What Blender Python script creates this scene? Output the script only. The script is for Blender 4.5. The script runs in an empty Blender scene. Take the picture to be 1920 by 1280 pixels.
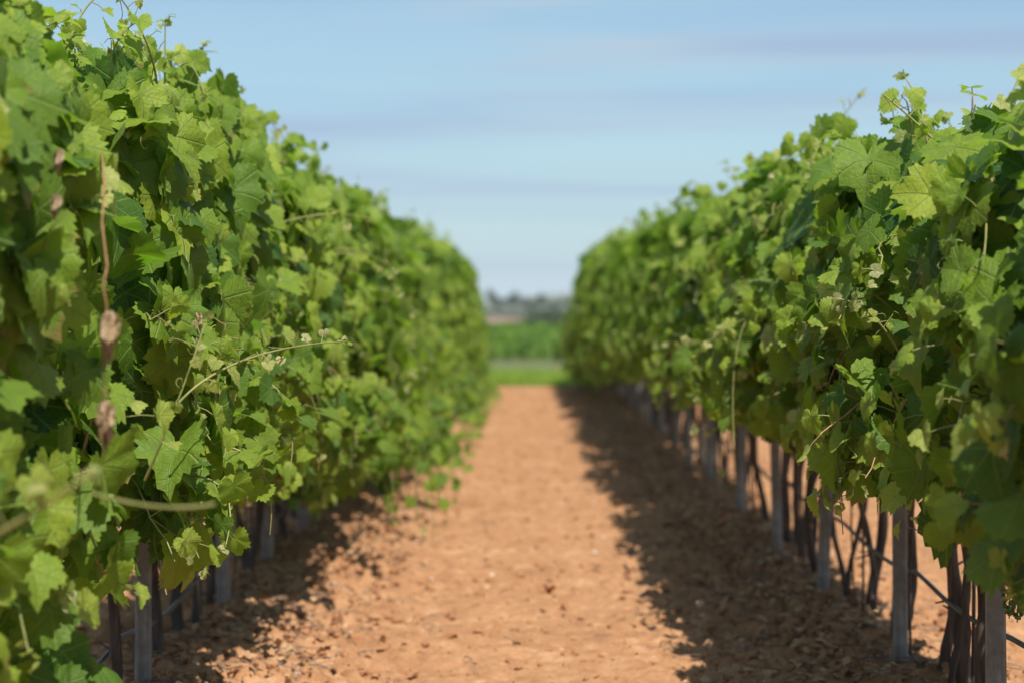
import bpy, math, random
import numpy as np
from mathutils import Vector, Matrix

# ------------------------------------------------------------------ camera, sky, sun
sc = bpy.context.scene
COL = sc.collection
F = 4000.0                       # focal length in pixels of the 1920 wide photograph
VPX, VPY, CAMZ = 985.0, 572.0, 1.4
cam_d = bpy.data.cameras.new('camera')
cam = bpy.data.objects.new('camera', cam_d); COL.objects.link(cam)
cam_d.sensor_width = 36.0
cam_d.lens = F * 36.0 / 1920.0
cam_d.clip_start = 0.05; cam_d.clip_end = 20000
cam.location = (0, 0, CAMZ)
cam.rotation_euler = (math.radians(90) - math.atan((640 - VPY) / F), 0, math.atan((VPX - 960) / F))
cam_d.dof.use_dof = True
cam_d.dof.focus_distance = 6.0
cam_d.dof.aperture_fstop = 2.1
cam_d.dof.aperture_blades = 7
sc.camera = cam

SUN = Vector((0.20, -0.58, 1.0)).normalized()
w = bpy.data.worlds.new('World'); sc.world = w; w.use_nodes = True
nt = w.node_tree; N = nt.nodes; L = nt.links
N.clear()
out = N.new('ShaderNodeOutputWorld'); bg = N.new('ShaderNodeBackground'); sky = N.new('ShaderNodeTexSky')
sky.sky_type = 'NISHITA'; sky.sun_disc = False
sky.sun_elevation = math.asin(SUN.z); sky.sun_rotation = math.atan2(SUN.x, SUN.y)
sky.air_density = 1.0; sky.dust_density = 0.3; sky.ozone_density = 3.0
geo = N.new('ShaderNodeTexCoord')
sep = N.new('ShaderNodeSeparateXYZ'); L.new(geo.outputs['Generated'], sep.inputs[0])
# thin cirrus bands: streaks lying flat along the horizon, by direction in the sky
mp = N.new('ShaderNodeMapping'); mp.inputs['Scale'].default_value = (1.4, 1.4, 22.0); mp.inputs['Rotation'].default_value = (0, math.radians(1.2), 0)
L.new(geo.outputs['Generated'], mp.inputs[0])
nz = N.new('ShaderNodeTexNoise'); nz.inputs['Scale'].default_value = 1.5; nz.inputs['Detail'].default_value = 5; nz.inputs['Distortion'].default_value = 1.2; nz.inputs['Roughness'].default_value = 0.5
L.new(mp.outputs[0], nz.inputs['Vector'])
cr = N.new('ShaderNodeValToRGB'); cr.color_ramp.elements[0].position = 0.44; cr.color_ramp.elements[1].position = 0.66
L.new(nz.outputs['Fac'], cr.inputs[0])
fade = N.new('ShaderNodeMapRange'); fade.inputs[1].default_value = 0.03; fade.inputs[2].default_value = 0.08
L.new(sep.outputs[2], fade.inputs[0])
mul = N.new('ShaderNodeMath'); mul.operation = 'MULTIPLY'; L.new(cr.outputs[0], mul.inputs[0]); L.new(fade.outputs[0], mul.inputs[1])
mul2 = N.new('ShaderNodeMath'); mul2.operation = 'MULTIPLY'; L.new(mul.outputs[0], mul2.inputs[0]); mul2.inputs[1].default_value = 0.85
add = N.new('ShaderNodeMath'); add.operation = 'ADD'; L.new(mul2.outputs[0], add.inputs[0]); hz_ = N.new('ShaderNodeMapRange'); hz_.inputs[1].default_value = 0.0; hz_.inputs[2].default_value = 0.075; hz_.inputs[3].default_value = 0.85; hz_.inputs[4].default_value = 0.40; L.new(sep.outputs[2], hz_.inputs[0]); L.new(hz_.outputs[0], add.inputs[1])
tint = N.new('ShaderNodeMix'); tint.data_type = 'RGBA'; tint.blend_type = 'MULTIPLY'; tint.inputs[0].default_value = 1.0
L.new(sky.outputs[0], tint.inputs[6]); tint.inputs[7].default_value = (0.50, 0.60, 0.61, 1)
mx = N.new('ShaderNodeMix'); mx.data_type = 'RGBA'
L.new(add.outputs[0], mx.inputs[0]); L.new(tint.outputs[2], mx.inputs[6]); mx.inputs[7].default_value = (2.0,2.6,3.5,1)
L.new(mx.outputs[2], bg.inputs[0])
n5 = N.new('ShaderNodeTexNoise'); n5.inputs['Scale'].default_value = 2.3; n5.inputs['Detail'].default_value = 5; n5.inputs['Distortion'].default_value = .6; L.new(mp.outputs[0], n5.inputs['Vector'])
cc = N.new('ShaderNodeValToRGB'); cc.color_ramp.elements[0].position = .40; cc.color_ramp.elements[0].color = (1.92, 2.62, 3.62, 1); cc.color_ramp.elements[1].position = .60; cc.color_ramp.elements[1].color = (2.35, 3.1, 3.8, 1)
L.new(n5.outputs['Fac'], cc.inputs[0]); L.new(cc.outputs[0], mx.inputs[7]); bg.inputs[1].default_value = 0.12
L.new(bg.outputs[0], out.inputs[0])

sd = bpy.data.lights.new('sun', 'SUN'); sd.energy = 4.2; sd.angle = math.radians(0.5); sd.color = (1.0, 0.95, 0.86)
so = bpy.data.objects.new('sun', sd); COL.objects.link(so)
so.rotation_mode = 'QUATERNION'; so.rotation_quaternion = SUN.to_track_quat('Z', 'Y')
so.location = (20, -20, 60)

sc.view_settings.view_transform = 'Standard'; sc.view_settings.look = 'None'
sc.view_settings.exposure = 0.70; sc.view_settings.gamma = 1.0
sc.render.engine = 'CYCLES'
sc.cycles.max_bounces = 8; sc.cycles.diffuse_bounces = 4; sc.cycles.transmission_bounces = 5
sc.cycles.volume_bounces = 1; sc.cycles.transparent_max_bounces = 8
sc.cycles.caustics_reflective = False; sc.cycles.caustics_refractive = False

rng = np.random.default_rng(11)
random.seed(11)

def U(a, b, n=None): return rng.uniform(a, b, n)
def pix(x, y, Y):
    """the point at distance Y seen at photograph pixel x, y"""
    return np.array([(x - VPX) * Y / F, Y, CAMZ - (y - VPY) * Y / F])
def unit(v):
    v = np.asarray(v, float); return v / (np.linalg.norm(v, axis=-1, keepdims=True) + 1e-9)

# ------------------------------------------------------------------ materials
def mat(name):
    m = bpy.data.materials.new(name); m.use_nodes = True
    return m, m.node_tree.nodes, m.node_tree.links, m.node_tree.nodes['Principled BSDF']
def ramp(N, stops, interp='LINEAR'):
    r = N.new('ShaderNodeValToRGB'); r.color_ramp.interpolation = interp
    e = r.color_ramp.elements
    while len(e) < len(stops): e.new(0.5)
    for k, (p, c) in enumerate(stops): e[k].position = p; e[k].color = (*c, 1)
    return r
def mixc(N, L, fac, a, b, mode='MIX'):
    m = N.new('ShaderNodeMix'); m.data_type = 'RGBA'; m.blend_type = mode
    for sock, v in ((0, fac), (6, a), (7, b)):
        if isinstance(v, (int, float)): m.inputs[sock].default_value = v
        elif isinstance(v, tuple): m.inputs[sock].default_value = (*v, 1)
        else: L.new(v, m.inputs[sock])
    return m.outputs[2]
def math_(N, L, op, a, b=None, c=None):
    m = N.new('ShaderNodeMath'); m.operation = op
    for k, v in enumerate((a, b, c)):
        if v is None: continue
        if isinstance(v, (int, float)): m.inputs[k].default_value = v
        else: L.new(v, m.inputs[k])
    return m.outputs[0]
def noise(N, L, scale, detail=3, rough=0.5, vec=None):
    n = N.new('ShaderNodeTexNoise'); n.inputs['Scale'].default_value = scale
    n.inputs['Detail'].default_value = detail; n.inputs['Roughness'].default_value = rough
    if vec is not None: L.new(vec, n.inputs['Vector'])
    return n

def leaf_material(name, withered=False):
    m, N, L, P = mat(name)
    at = N.new('ShaderNodeAttribute'); at.attribute_name = 'leaf'
    sp = N.new('ShaderNodeSeparateColor'); L.new(at.outputs['Color'], sp.inputs[0])
    lx = math_(N, L, 'SUBTRACT', sp.outputs[0], 1.0); ly = math_(N, L, 'SUBTRACT', sp.outputs[1], 1.0)
    rnd = sp.outputs[2]; age = at.outputs['Alpha']
    if withered:
        col = ramp(N, [(.3, (.12, .075, .035)), (.5, (.30, .20, .105)), (.7, (.54, .45, .33))])
        nn = noise(N, L, 55, 4, .6); L.new(nn.outputs['Fac'], col.inputs[0]); top = col.outputs[0]; under = top
    else:
        mature = ramp(N, [(0, (.042, .106, .018)), (.28, (.106, .198, .023)), (.6, (.198, .295, .030)), (1, (.305, .375, .043))])
        L.new(rnd, mature.inputs[0])
        young = ramp(N, [(0, (.17, .29, .025)), (.55, (.29, .38, .045)), (.8, (.41, .44, .13)), (1, (.60, .57, .36))])
        L.new(age, young.inputs[0])
        yf = N.new('ShaderNodeMapRange'); yf.inputs[1].default_value = .15; yf.inputs[2].default_value = .6; L.new(age, yf.inputs[0])
        base = mixc(N, L, yf.outputs[0], mature.outputs[0], young.outputs[0])
        # blotchy blade
        nn = noise(N, L, 22, 3, .6); rr = ramp(N, [(.3, (.82, .86, .8)), (.7, (1.14, 1.1, 1.1))]); L.new(nn.outputs['Fac'], rr.inputs[0])
        base = mixc(N, L, 1.0, base, rr.outputs[0], 'MULTIPLY')
        sn = noise(N, L, 75, 2, .5); sr = ramp(N, [(.70, (0, 0, 0)), (.78, (1, 1, 1))]); L.new(sn.outputs['Fac'], sr.inputs[0])
        base = mixc(N, L, math_(N, L, 'MULTIPLY', sr.outputs[0], .35), base, (.20, .13, .05))
        rad0 = math_(N, L, 'SQRT', math_(N, L, 'ADD', math_(N, L, 'MULTIPLY', lx, lx), math_(N, L, 'MULTIPLY', ly, ly)))
        ed = N.new('ShaderNodeMapRange'); ed.inputs[1].default_value = .80; ed.inputs[2].default_value = .90
        L.new(math_(N, L, 'ADD', rad0, math_(N, L, 'MULTIPLY', noise(N, L, 30, 3).outputs['Fac'], .45)), ed.inputs[0])
        few = math_(N, L, 'GREATER_THAN', math_(N, L, 'FRACT', math_(N, L, 'MULTIPLY', rnd, 9.7)), .88)
        base = mixc(N, L, math_(N, L, 'MULTIPLY', math_(N, L, 'MULTIPLY', ed.outputs[0], few), .7), base, (.30, .20, .07))
        # veins: five main ribs from the petiole plus finer side ribs
        ang = math_(N, L, 'ARCTAN2', math_(N, L, 'ABSOLUTE', lx), ly)
        rad = math_(N, L, 'SQRT', math_(N, L, 'ADD', math_(N, L, 'MULTIPLY', lx, lx), math_(N, L, 'MULTIPLY', ly, ly)))
        d = None
        for a in (0.0, 0.90, 1.88):
            da = math_(N, L, 'MULTIPLY', math_(N, L, 'ABSOLUTE', math_(N, L, 'SUBTRACT', ang, a)), rad)
            d = da if d is None else math_(N, L, 'MINIMUM', d, da)
        vein = N.new('ShaderNodeMapRange'); vein.inputs[1].default_value = .020; vein.inputs[2].default_value = .006
        vein.inputs[3].default_value = 0; vein.inputs[4].default_value = 1; L.new(d, vein.inputs[0])
        side = math_(N, L, 'SINE', math_(N, L, 'ADD', math_(N, L, 'MULTIPLY', rad, 52.0), math_(N, L, 'MULTIPLY', d, -46.0)))
        side2 = N.new('ShaderNodeMapRange'); side2.inputs[1].default_value = .82; side2.inputs[2].default_value = 1.0
        side2.inputs[3].default_value = 0; side2.inputs[4].default_value = .35; L.new(side, side2.inputs[0])
        vf = math_(N, L, 'MAXIMUM', vein.outputs[0], side2.outputs[0])
        top = mixc(N, L, math_(N, L, 'MULTIPLY', vf, .7), base, (.22, .31, .085))
        # the felted underside of the same leaf is paler and greyer
        und = mixc(N, L, .45, base, (.19, .265, .085))
        under = mixc(N, L, math_(N, L, 'MULTIPLY', vf, .5), und, (.30, .34, .16))
        bp = N.new('ShaderNodeBump'); bp.inputs['Strength'].default_value = .6; bp.inputs['Distance'].default_value = .006
        n2 = noise(N, L, 130, 2); hs = math_(N, L, 'SUBTRACT', n2.outputs['Fac'], math_(N, L, 'MULTIPLY', vf, .9))
        L.new(hs, bp.inputs['Height']); L.new(bp.outputs[0], P.inputs['Normal'])
    g = N.new('ShaderNodeNewGeometry')
    colr = mixc(N, L, g.outputs['Backfacing'], top, under)
    L.new(colr, P.inputs['Base Color'])
    P.inputs['Roughness'].default_value = .50; P.inputs['Specular IOR Level'].default_value = .26
    tr = N.new('ShaderNodeBsdfTranslucent')
    tcol = mixc(N, L, 1.0, colr, (1.25, 1.55, .45), 'MULTIPLY'); L.new(tcol, tr.inputs[0])
    ms = N.new('ShaderNodeMixShader'); ms.inputs[0].default_value = .46 if not withered else .12
    L.new(P.outputs[0], ms.inputs[1]); L.new(tr.outputs[0], ms.inputs[2])
    L.new(ms.outputs[0], N['Material Output'].inputs[0])
    return m
M_leaf = leaf_material('vine_leaf')
M_dry = leaf_material('withered_leaf', True)

def simple(name, stops, scale=20, rough=.8, bump=.3, stretch=None, dist=.01, detail=4):
    m, N, L, P = mat(name)
    tc = N.new('ShaderNodeTexCoord'); v = tc.outputs['Object']
    if stretch:
        mp = N.new('ShaderNodeMapping'); mp.inputs['Scale'].default_value = stretch; L.new(v, mp.inputs[0]); v = mp.outputs[0]
    n = noise(N, L, scale, detail, .6, v); r = ramp(N, stops); L.new(n.outputs['Fac'], r.inputs[0])
    L.new(r.outputs[0], P.inputs['Base Color']); P.inputs['Roughness'].default_value = rough
    P.inputs['Specular IOR Level'].default_value = .3
    if bump:
        b = N.new('ShaderNodeBump'); b.inputs['Strength'].default_value = bump; b.inputs['Distance'].default_value = dist
        L.new(n.outputs['Fac'], b.inputs['Height']); L.new(b.outputs[0], P.inputs['Normal'])
    return m
M_cane = simple('green_cane', [(.3, (.16, .20, .05)), (.6, (.26, .25, .09)), (.8, (.30, .20, .10))], 14, .5, .1)
M_reddish = simple('reddish_cane', [(.3, (.26, .13, .06)), (.7, (.36, .22, .11))], 20, .5, .1)
M_brown = simple('dry_cane', [(.3, (.20, .10, .045)), (.7, (.36, .20, .09))], 30, .7, .1)
M_bark = simple('vine_bark', [(.25, (.028, .022, .019)), (.5, (.080, .064, .054)), (.75, (.16, .135, .118))], 26, .9, .9, (1, 1, .14), .02, 6)
M_conc = simple('weathered_concrete', [(.25, (.17, .17, .165)), (.5, (.27, .27, .26)), (.75, (.38, .375, .36))], 18, .85, .3, None, .005, 6)
_n, _l = M_conc.node_tree.nodes, M_conc.node_tree.links; _P = _n['Principled BSDF']
_tc = _n.new('ShaderNodeTexCoord'); _s = _n.new('ShaderNodeSeparateXYZ'); _l.new(_tc.outputs['Object'], _s.inputs[0])
_mr = _n.new('ShaderNodeMapRange'); _mr.inputs[1].default_value = .26; _mr.inputs[2].default_value = .0
_l.new(math_(_n, _l, 'ADD', _s.outputs[2], math_(_n, _l, 'MULTIPLY', noise(_n, _l, 25, 4).outputs['Fac'], .16)), _mr.inputs[0])
_c = _P.inputs['Base Color'].links[0].from_socket
_st = ramp(_n, [(.45, (.55, .52, .48)), (.62, (1, 1, 1))]); _mp = _n.new('ShaderNodeMapping'); _mp.inputs['Scale'].default_value = (30, 30, 2.5); _l.new(_tc.outputs['Object'], _mp.inputs[0])
_l.new(noise(_n, _l, 1, 4, .6, _mp.outputs[0]).outputs['Fac'], _st.inputs[0])
_c = mixc(_n, _l, .6, _c, _st.outputs[0], 'MULTIPLY')
_l.new(mixc(_n, _l, _mr.outputs[0], _c, (.36, .19, .10)), _P.inputs['Base Color'])
M_pipe = simple('grey_black_pipe', [(.3, (.05, .055, .06)), (.7, (.10, .105, .11))], 30, .38, 0)
M_grape = simple('unripe_grape', [(.3, (.06, .12, .03)), (.7, (.12, .20, .05))], 30, .35, 0)
M_clod = simple('soil_clod', [(.2, (.18, .076, .035)), (.5, (.33, .155, .072)), (.8, (.48, .275, .15))], 9, .95, .5)
M_stone = simple('pale_stone', [(.3, (.45, .38, .30)), (.7, (.66, .60, .52))], 12, .9, .3)
M_litter = simple('leaf_litter', [(.25, (.24, .12, .058)), (.5, (.38, .215, .11)), (.75, (.55, .38, .22))], 7, .9, .2)
M_twig = simple('twig', [(.3, (.10, .07, .05)), (.7, (.28, .22, .17))], 9, .9, .2)

# ------------------------------------------------------------------ mesh plumbing
class Geo:
    """collects vertices, faces (triangles or quads), material index and the four leaf numbers"""
    def __init__(s): s.v, s.f, s.m, s.a, s.n = [], [], [], [], 0
    def add(s, v, f, mi=0, a=None):
        v = np.asarray(v, float).reshape(-1, 3); f = np.asarray(f, np.int64)
        if f.shape[1] == 4: f = np.concatenate([f[:, [0, 1, 2]], f[:, [0, 2, 3]]])
        s.v.append(v); s.f.append(f + s.n); s.m.append(np.full(len(f), mi, np.int32))
        s.a.append(np.zeros((len(v), 4)) if a is None else a); s.n += len(v)
    def mesh(s, name, mats, smooth=True):
        me = bpy.data.meshes.new(name)
        if s.n:
            v = np.concatenate(s.v).astype(np.float32); f = np.concatenate(s.f).astype(np.int32); mi = np.concatenate(s.m)
            a = np.concatenate(s.a).astype(np.float32)
            me.vertices.add(len(v)); me.vertices.foreach_set('co', v.ravel())
            me.loops.add(f.size); me.loops.foreach_set('vertex_index', f.ravel())
            me.polygons.add(len(f)); me.polygons.foreach_set('loop_start', np.arange(0, f.size, 3, dtype=np.int32))
            me.polygons.foreach_set('material_index', mi)
            at = me.attributes.new('leaf', 'FLOAT_COLOR', 'POINT'); at.data.foreach_set('color', a.ravel())
            me.update(calc_edges=True)
            me.polygons.foreach_set('use_smooth', np.full(len(f), smooth))
        for m in mats: me.materials.append(m)
        return me
def link(name, me, parent=None, loc=(0, 0, 0)):
    o = bpy.data.objects.new(name, me); COL.objects.link(o); o.location = loc
    if parent is not None: o.parent = parent
    return o
def tag(o, label=None, cat=None, group=None, kind=None):
    if label: o['label'] = label
    if cat: o['category'] = cat
    if group: o['group'] = group
    if kind: o['kind'] = kind
    return o

def tube(g, pts, rad, sides=6, mi=0, wob=0, cap=True):
    pts = np.asarray(pts, float); n = len(pts)
    rad = np.broadcast_to(np.asarray(rad, float), (n,))
    t = unit(np.gradient(pts, axis=0))
    ref = np.array([0.31, 0.2, 0.93]) if abs(t[:, 2]).mean() < .8 else np.array([1., .1, 0.])
    u = unit(np.cross(t, ref)); w_ = np.cross(t, u)
    th = np.arange(sides) * 2 * np.pi / sides
    rr = rad[:, None] * (1 + (wob * rng.normal(size=(n, sides)) if wob else 0))
    v = pts[:, None] + rr[..., None] * (np.cos(th)[None, :, None] * u[:, None] + np.sin(th)[None, :, None] * w_[:, None])
    i = np.arange(n - 1)[:, None] * sides; k = np.arange(sides)[None]; k2 = (k + 1) % sides
    q = np.stack([i + k, i + k2, i + sides + k2, i + sides + k], -1).reshape(-1, 4)
    V = v.reshape(-1, 3)
    g.add(V, q, mi)
    if cap:
        for e, base in ((pts[0], 0), (pts[-1], (n - 1) * sides)):
            ring = V[base:base + sides]
            g.add(np.concatenate([ring, e[None]]), [[k_, (k_ + 1) % sides, sides] for k_ in range(sides)], mi)

def bez(p0, p1, p2, n):
    t = np.linspace(0, 1, n)[:, None]
    return (1 - t) ** 2 * p0 + 2 * t * (1 - t) * p1 + t ** 2 * p2

# ------------------------------------------------------------------ grape leaf shapes
def leaf_shape(npt, seed, deep):
    r_ = np.random.default_rng(seed)
    key = np.radians([0, 10, 27, 40, 52, 66, 84, 98, 110, 128, 146, 162, 173, 180])
    rad = np.array([.76, .69, .60 - deep, .62, .68, .63, .58 - deep * .8, .58, .60, .56, .47, .36, .22, .05])
    th = np.linspace(-np.pi, np.pi, npt, endpoint=False) + np.pi / npt
    jit = 1 + r_.normal(0, .04, 14)
    jit2 = 1 + r_.normal(0, .04, 14)
    r = np.where(th >= 0, np.interp(abs(th), key, rad * jit), np.interp(abs(th), key, rad * jit2))
    teeth = np.where(np.arange(npt) % 2 == 0, 1.0, -1.0) * (.062 if npt > 30 else .02) * (1 + r_.normal(0, .4, npt))
    r = r * (1 + teeth * (abs(th) < 2.8))
    ox, oy = np.sin(th) * r, np.cos(th) * r
    rings = [.36, .72, 1.0] if npt > 30 else [.55, 1.0]
    x = np.concatenate([[0]] + [ox * k for k in rings]); y = np.concatenate([[0]] + [oy * k for k in rings])
    fold, droop, cup = r_.uniform(.05, .48), r_.uniform(.10, .85), r_.uniform(-.35, .35)
    ph = r_.uniform(0, 6.28, 3)
    R = np.sqrt(x * x + y * y); A = np.arctan2(x, y)
    z = fold * abs(x) - droop * (np.clip(y + .1, 0, None)) ** 2 * .8 - .28 * x * x * r_.uniform(.2, 1.5) + cup * R * R * .5
    z += .030 * R * np.sin(5 * A + ph[0]) + .055 * R * R * np.sin(7 * A + ph[1]) + .16 * np.sin(x * 2.6 + y * r_.uniform(-2, 2) + ph[2]) * R
    f = [[0, 1 + k, 1 + (k + 1) % npt] for k in range(npt)]
    for q in range(len(rings) - 1):
        b0, b1 = 1 + q * npt, 1 + (q + 1) * npt
        for k in range(npt):
            k2 = (k + 1) % npt
            f += [[b0 + k, b1 + k, b1 + k2], [b0 + k, b1 + k2, b0 + k2]]
    f = np.array(f)[:, ::-1]          # upper side looks along +z
    return np.stack([x, y, z], 1), f
HI = [leaf_shape(46, 100 + k, [.0, .02, .04, .08, .13, .01, .03, .06][k]) for k in range(8)]
LO = [leaf_shape(18, 200 + k, [.0, .04, .08, .12, .03, .06][k]) for k in range(6)]

def add_leaves(g, P, nrm, tip, size, rnd, age, shapes, mi=0):
    """P petiole ends, nrm upper-side normals, tip directions: one blade each"""
    P, nrm, tip = np.asarray(P, float), unit(nrm), np.asarray(tip, float)
    ey = unit(tip - (tip * nrm).sum(-1, keepdims=True) * nrm); ex = np.cross(ey, nrm)
    which = rng.integers(0, len(shapes), len(P))
    for s, (tv, tf) in enumerate(shapes):
        idx = np.nonzero(which == s)[0]
        if not len(idx): continue
        k = len(tv); zz = rng.uniform(.5, 1.7, len(idx))[:, None]
        sx = rng.uniform(.88, 1.12, len(idx))[:, None]
        v = (P[idx][:, None] + size[idx][:, None, None] * (
            (tv[:, 0] * sx)[..., None] * ex[idx][:, None] + tv[None, :, 1, None] * ey[idx][:, None] + (tv[:, 2] * zz)[..., None] * nrm[idx][:, None]))
        f = (tf[None] + (np.arange(len(idx)) * k)[:, None, None]).reshape(-1, 3)
        a = np.zeros((len(idx), k, 4)); a[..., 0] = tv[:, 0] + 1; a[..., 1] = tv[:, 1] + 1
        a[..., 2] = rnd[idx][:, None]; a[..., 3] = age[idx][:, None]
        g.add(v.reshape(-1, 3), f, mi, a.reshape(-1, 4))

def spiral(p, d, n=16, r=.018, length=.1):
    """a curling tendril starting at p in direction d"""
    d = unit(d); a = unit(np.cross(d, rng.normal(size=3))); b = np.cross(d, a)
    t = np.linspace(0, 1, n)[:, None]; turns = rng.uniform(1.0, 2.6)
    curl = np.clip(t - .45, 0, 1) * 2
    return p + d * length * (t - .35 * curl ** 2) + r * curl * (np.cos(turns * 6.28 * t) * a + np.sin(turns * 6.28 * t) * b) + np.array([0, 0, -.25]) * length * t ** 2

# ------------------------------------------------------------------ the two vine rows
ROWX = {'left': -1.305, 'right': 1.35}
INNER = {'left': 1.0, 'right': -1.0}
END_Y = 36.2
def ip(Y, tab): return float(np.interp(Y, [t[0] for t in tab], [t[1] for t in tab]))
def top_h(side, Y):
    return ip(Y, [(3, 2.12), (4.5, 2.18), (6.5, 2.20), (10, 2.12), (14, 2.07), (20, 2.13), (30, 2.22), (36, 2.20)] if side == 'left' else
                 [(4, 1.86), (5, 1.91), (7, 1.99), (10, 2.06), (15, 2.10), (22, 2.14), (33, 2.25), (36, 2.22)])
def bot_h(side, Y):
    return ip(Y, [(3, .34), (5, .36), (6, .52), (7, .66), (9, .62), (11, .36), (14, .18), (22, .16), (30, .10), (36, .04)] if side == 'left' else
                 [(4, .72), (6, .76), (8, .82), (12, .84), (16, .82), (22, .72), (28, .50), (33, .25), (36, .02)])
def half_w(side, Y):
    return ip(Y, [(3, .36), (6, .42), (10, .48), (20, .56), (28, .62), (36, .68)])

def canopy(side, Y, hi, g_leaf, g_stem, density=1.0, span=.95):
    """canes arching out of the head of a vine and the leaves along them, round local origin"""
    s = INNER[side]; H, B, W = top_h(side, Y), bot_h(side, Y), half_w(side, Y)
    shapes = HI if hi else LO
    W *= U(.84, 1.14) * (.92 if side == 'left' and Y < 14 else 1); H += U(-.08, .06)
    holes = [(U(-.45, .45), U(B + .25, H - .25), U(.10, .19)) for _ in range(3 if hi else 2)]
    knots = [(U(-.5, .5), U(.1, .95)) for _ in range(9)]
    ncane = int(46 * density)
    Ps, Ns, Ts, Ss, Rs, As = [], [], [], [], [], []
    for c in range(ncane):
        p0 = np.array([rng.normal(0, .04), U(-.42, .42) * span, U(.78, 1.05)])
        kind = rng.random()
        y1 = U(-.58, .58) * span
        if kind < .58:      # hangs out on the alley side
            h = B + (H - .12 - B) * rng.random() ** .95
            if rng.random() < .5:
                kn = knots[rng.integers(0, 9)]; y1 = (kn[0] + rng.normal(0, .09)) * span; h = B + (H - .12 - B) * min(max(kn[1] + rng.normal(0, .06), .02), 1)
            if any((y1 - a) ** 2 + (h - b) ** 2 < c * c for a, b, c in holes): continue
            prof = np.interp((h - B) / (H - B), [0, .12, .36, .7, 1], [.74, .94, 1.0, .72, .24])
            p2 = np.array([s * W * prof * U(.80, 1.08), y1, h])
            p1 = np.array([s * W * U(.35, .75), (p0[1] + y1) / 2 + U(-.12, .12), min(max(h + U(.10, .5), 1.05), H + .03)])
        elif kind < .74:    # the far side
            h = B + (H - .15 - B) * rng.random()
            p2 = np.array([-s * W * U(.6, 1.0), y1, h]); p1 = np.array([-s * W * .4, (p0[1] + y1) / 2, min(max(h + .35, 1.1), H)])
        else:               # upright into the top
            p2 = np.array([s * W * U(-.35, .45), y1, H - abs(rng.normal(0, .07)) + .03]); p1 = np.array([s * W * U(-.2, .4), (p0[1] + y1) / 2, (p0[2] + H) / 2 + .2])
        npt = 14 if hi else 6
        pts = bez(p0, p1, p2, npt)
        if hi: pts[2:-1] += rng.normal(0, .008, (npt - 3, 3))
        ln = np.linalg.norm(np.diff(pts, axis=0), axis=1).sum()
        if g_stem is not None:
            tube(g_stem, pts, np.linspace(.0050, .0022, npt), 5 if hi else 3, int(rng.random() < .12), cap=False)
        step = .076 if hi else .076
        nl = max(int(ln / step), 3)
        tt = np.clip((np.arange(nl) + .8 + U(-.25, .25, nl)) / nl, 0.12, 1.0)
        if not hi or rng.random() > .3: tt = tt[rng.random(nl) > .06]; nl = len(tt)
        fi = tt * (npt - 1); i0 = np.clip(fi.astype(int), 0, npt - 2); fr = (fi - i0)[:, None]
        node = pts[i0] * (1 - fr) + pts[i0 + 1] * fr
        outw = np.zeros((nl, 3)); outw[:, 0] = np.clip(node[:, 0] / W * 1.2, -1, 1) + s * .18
        outw[:, 2] = np.clip((node[:, 2] - H + .5) * 1.3, -.1, .9) + .12
        pd = unit(outw * 1.0 + rng.normal(0, .55, (nl, 3)) + np.array([0, 0, .1]))
        pl = U(.04, .10, nl)[:, None]
        P = node + pd * pl
        nr = unit(outw * .9 + np.array([0, -.42, .46]) + rng.normal(0, .42, (nl, 3)))
        tp = np.array([0, 0, -.85]) + outw * .35 + rng.normal(0, .45, (nl, 3))
        taper = np.clip((1.0 - tt) * 4.2, 0.34, 1.0)
        sz = rng.normal(.138, .030, nl).clip(.07, .180) * taper ** .8
        age = np.clip(.80 * (1 - taper) + U(-.12, .12, nl) + (.22 if rng.random() < .2 else 0), 0, 1)
        rn = np.clip(rng.normal(.55 if hi else .66, .23, nl) + .10 * rng.normal(), 0, 1)
        Ps.append(P); Ns.append(nr); Ts.append(tp); Ss.append(sz); Rs.append(rn); As.append(age)
        if hi and g_stem is not None:
            for k in range(nl):
                tube(g_stem, [node[k], node[k] + pd[k] * pl[k] * .55 + np.array([0, 0, .004]), P[k]], .0014 + .006 * sz[k], 3, 1 if rng.random() < .1 else 0, cap=False)
        # pale unfolding tip
        if rng.random() < (.5 if kind < .58 else .25):
            kk = rng.integers(3, 6)
            q = pts[-1] + rng.normal(0, .012, (kk, 3)) + unit(pts[-1] - pts[-2]) * U(.0, .05, kk)[:, None]
            Ps.append(q); Ns.append(unit(rng.normal(0, 1, (kk, 3)) + outw[-1])); Ts.append(rng.normal(0, 1, (kk, 3)))
            Ss.append(U(.012, .034, kk)); Rs.append(U(.3, 1, kk)); As.append(U(.7, 1, kk))
        if hi and g_stem is not None and rng.random() < .6:
            j = rng.integers(npt // 2, npt); tube(g_stem, spiral(pts[j], unit(outw[-1] + rng.normal(0, .6, 3)), length=U(.07, .16)), np.linspace(.0016, .0009, 16), 4, 0, cap=False)
    # short side shoots filling the body of the canopy
    nf = int((150 if hi else 120) * density)
    z = B + .05 + (H - B - .12) * rng.random(nf)
    prof = np.interp((z - B) / (H - B), [0, .12, .36, .7, 1], [.6, .9, 1.0, .72, .28])
    x = W * prof * U(-.85, .9, nf) * 1.0
    P = np.stack([x, U(-.55, .55, nf) * span, z], 1)
    outw = np.stack([np.clip(x / W, -1, 1) + s * .2, np.zeros(nf), np.full(nf, .2)], 1)
    Ps.append(P); Ns.append(unit(outw + [0, -.35, .35] + rng.normal(0, .42, (nf, 3)))); Ts.append(np.array([0, 0, -.8]) + rng.normal(0, .5, (nf, 3)))
    Ss.append(rng.normal(.145, .025, nf).clip(.07, .2)); Rs.append(np.clip(rng.normal(.3, .2, nf), 0, 1)); As.append(np.zeros(nf))
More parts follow.
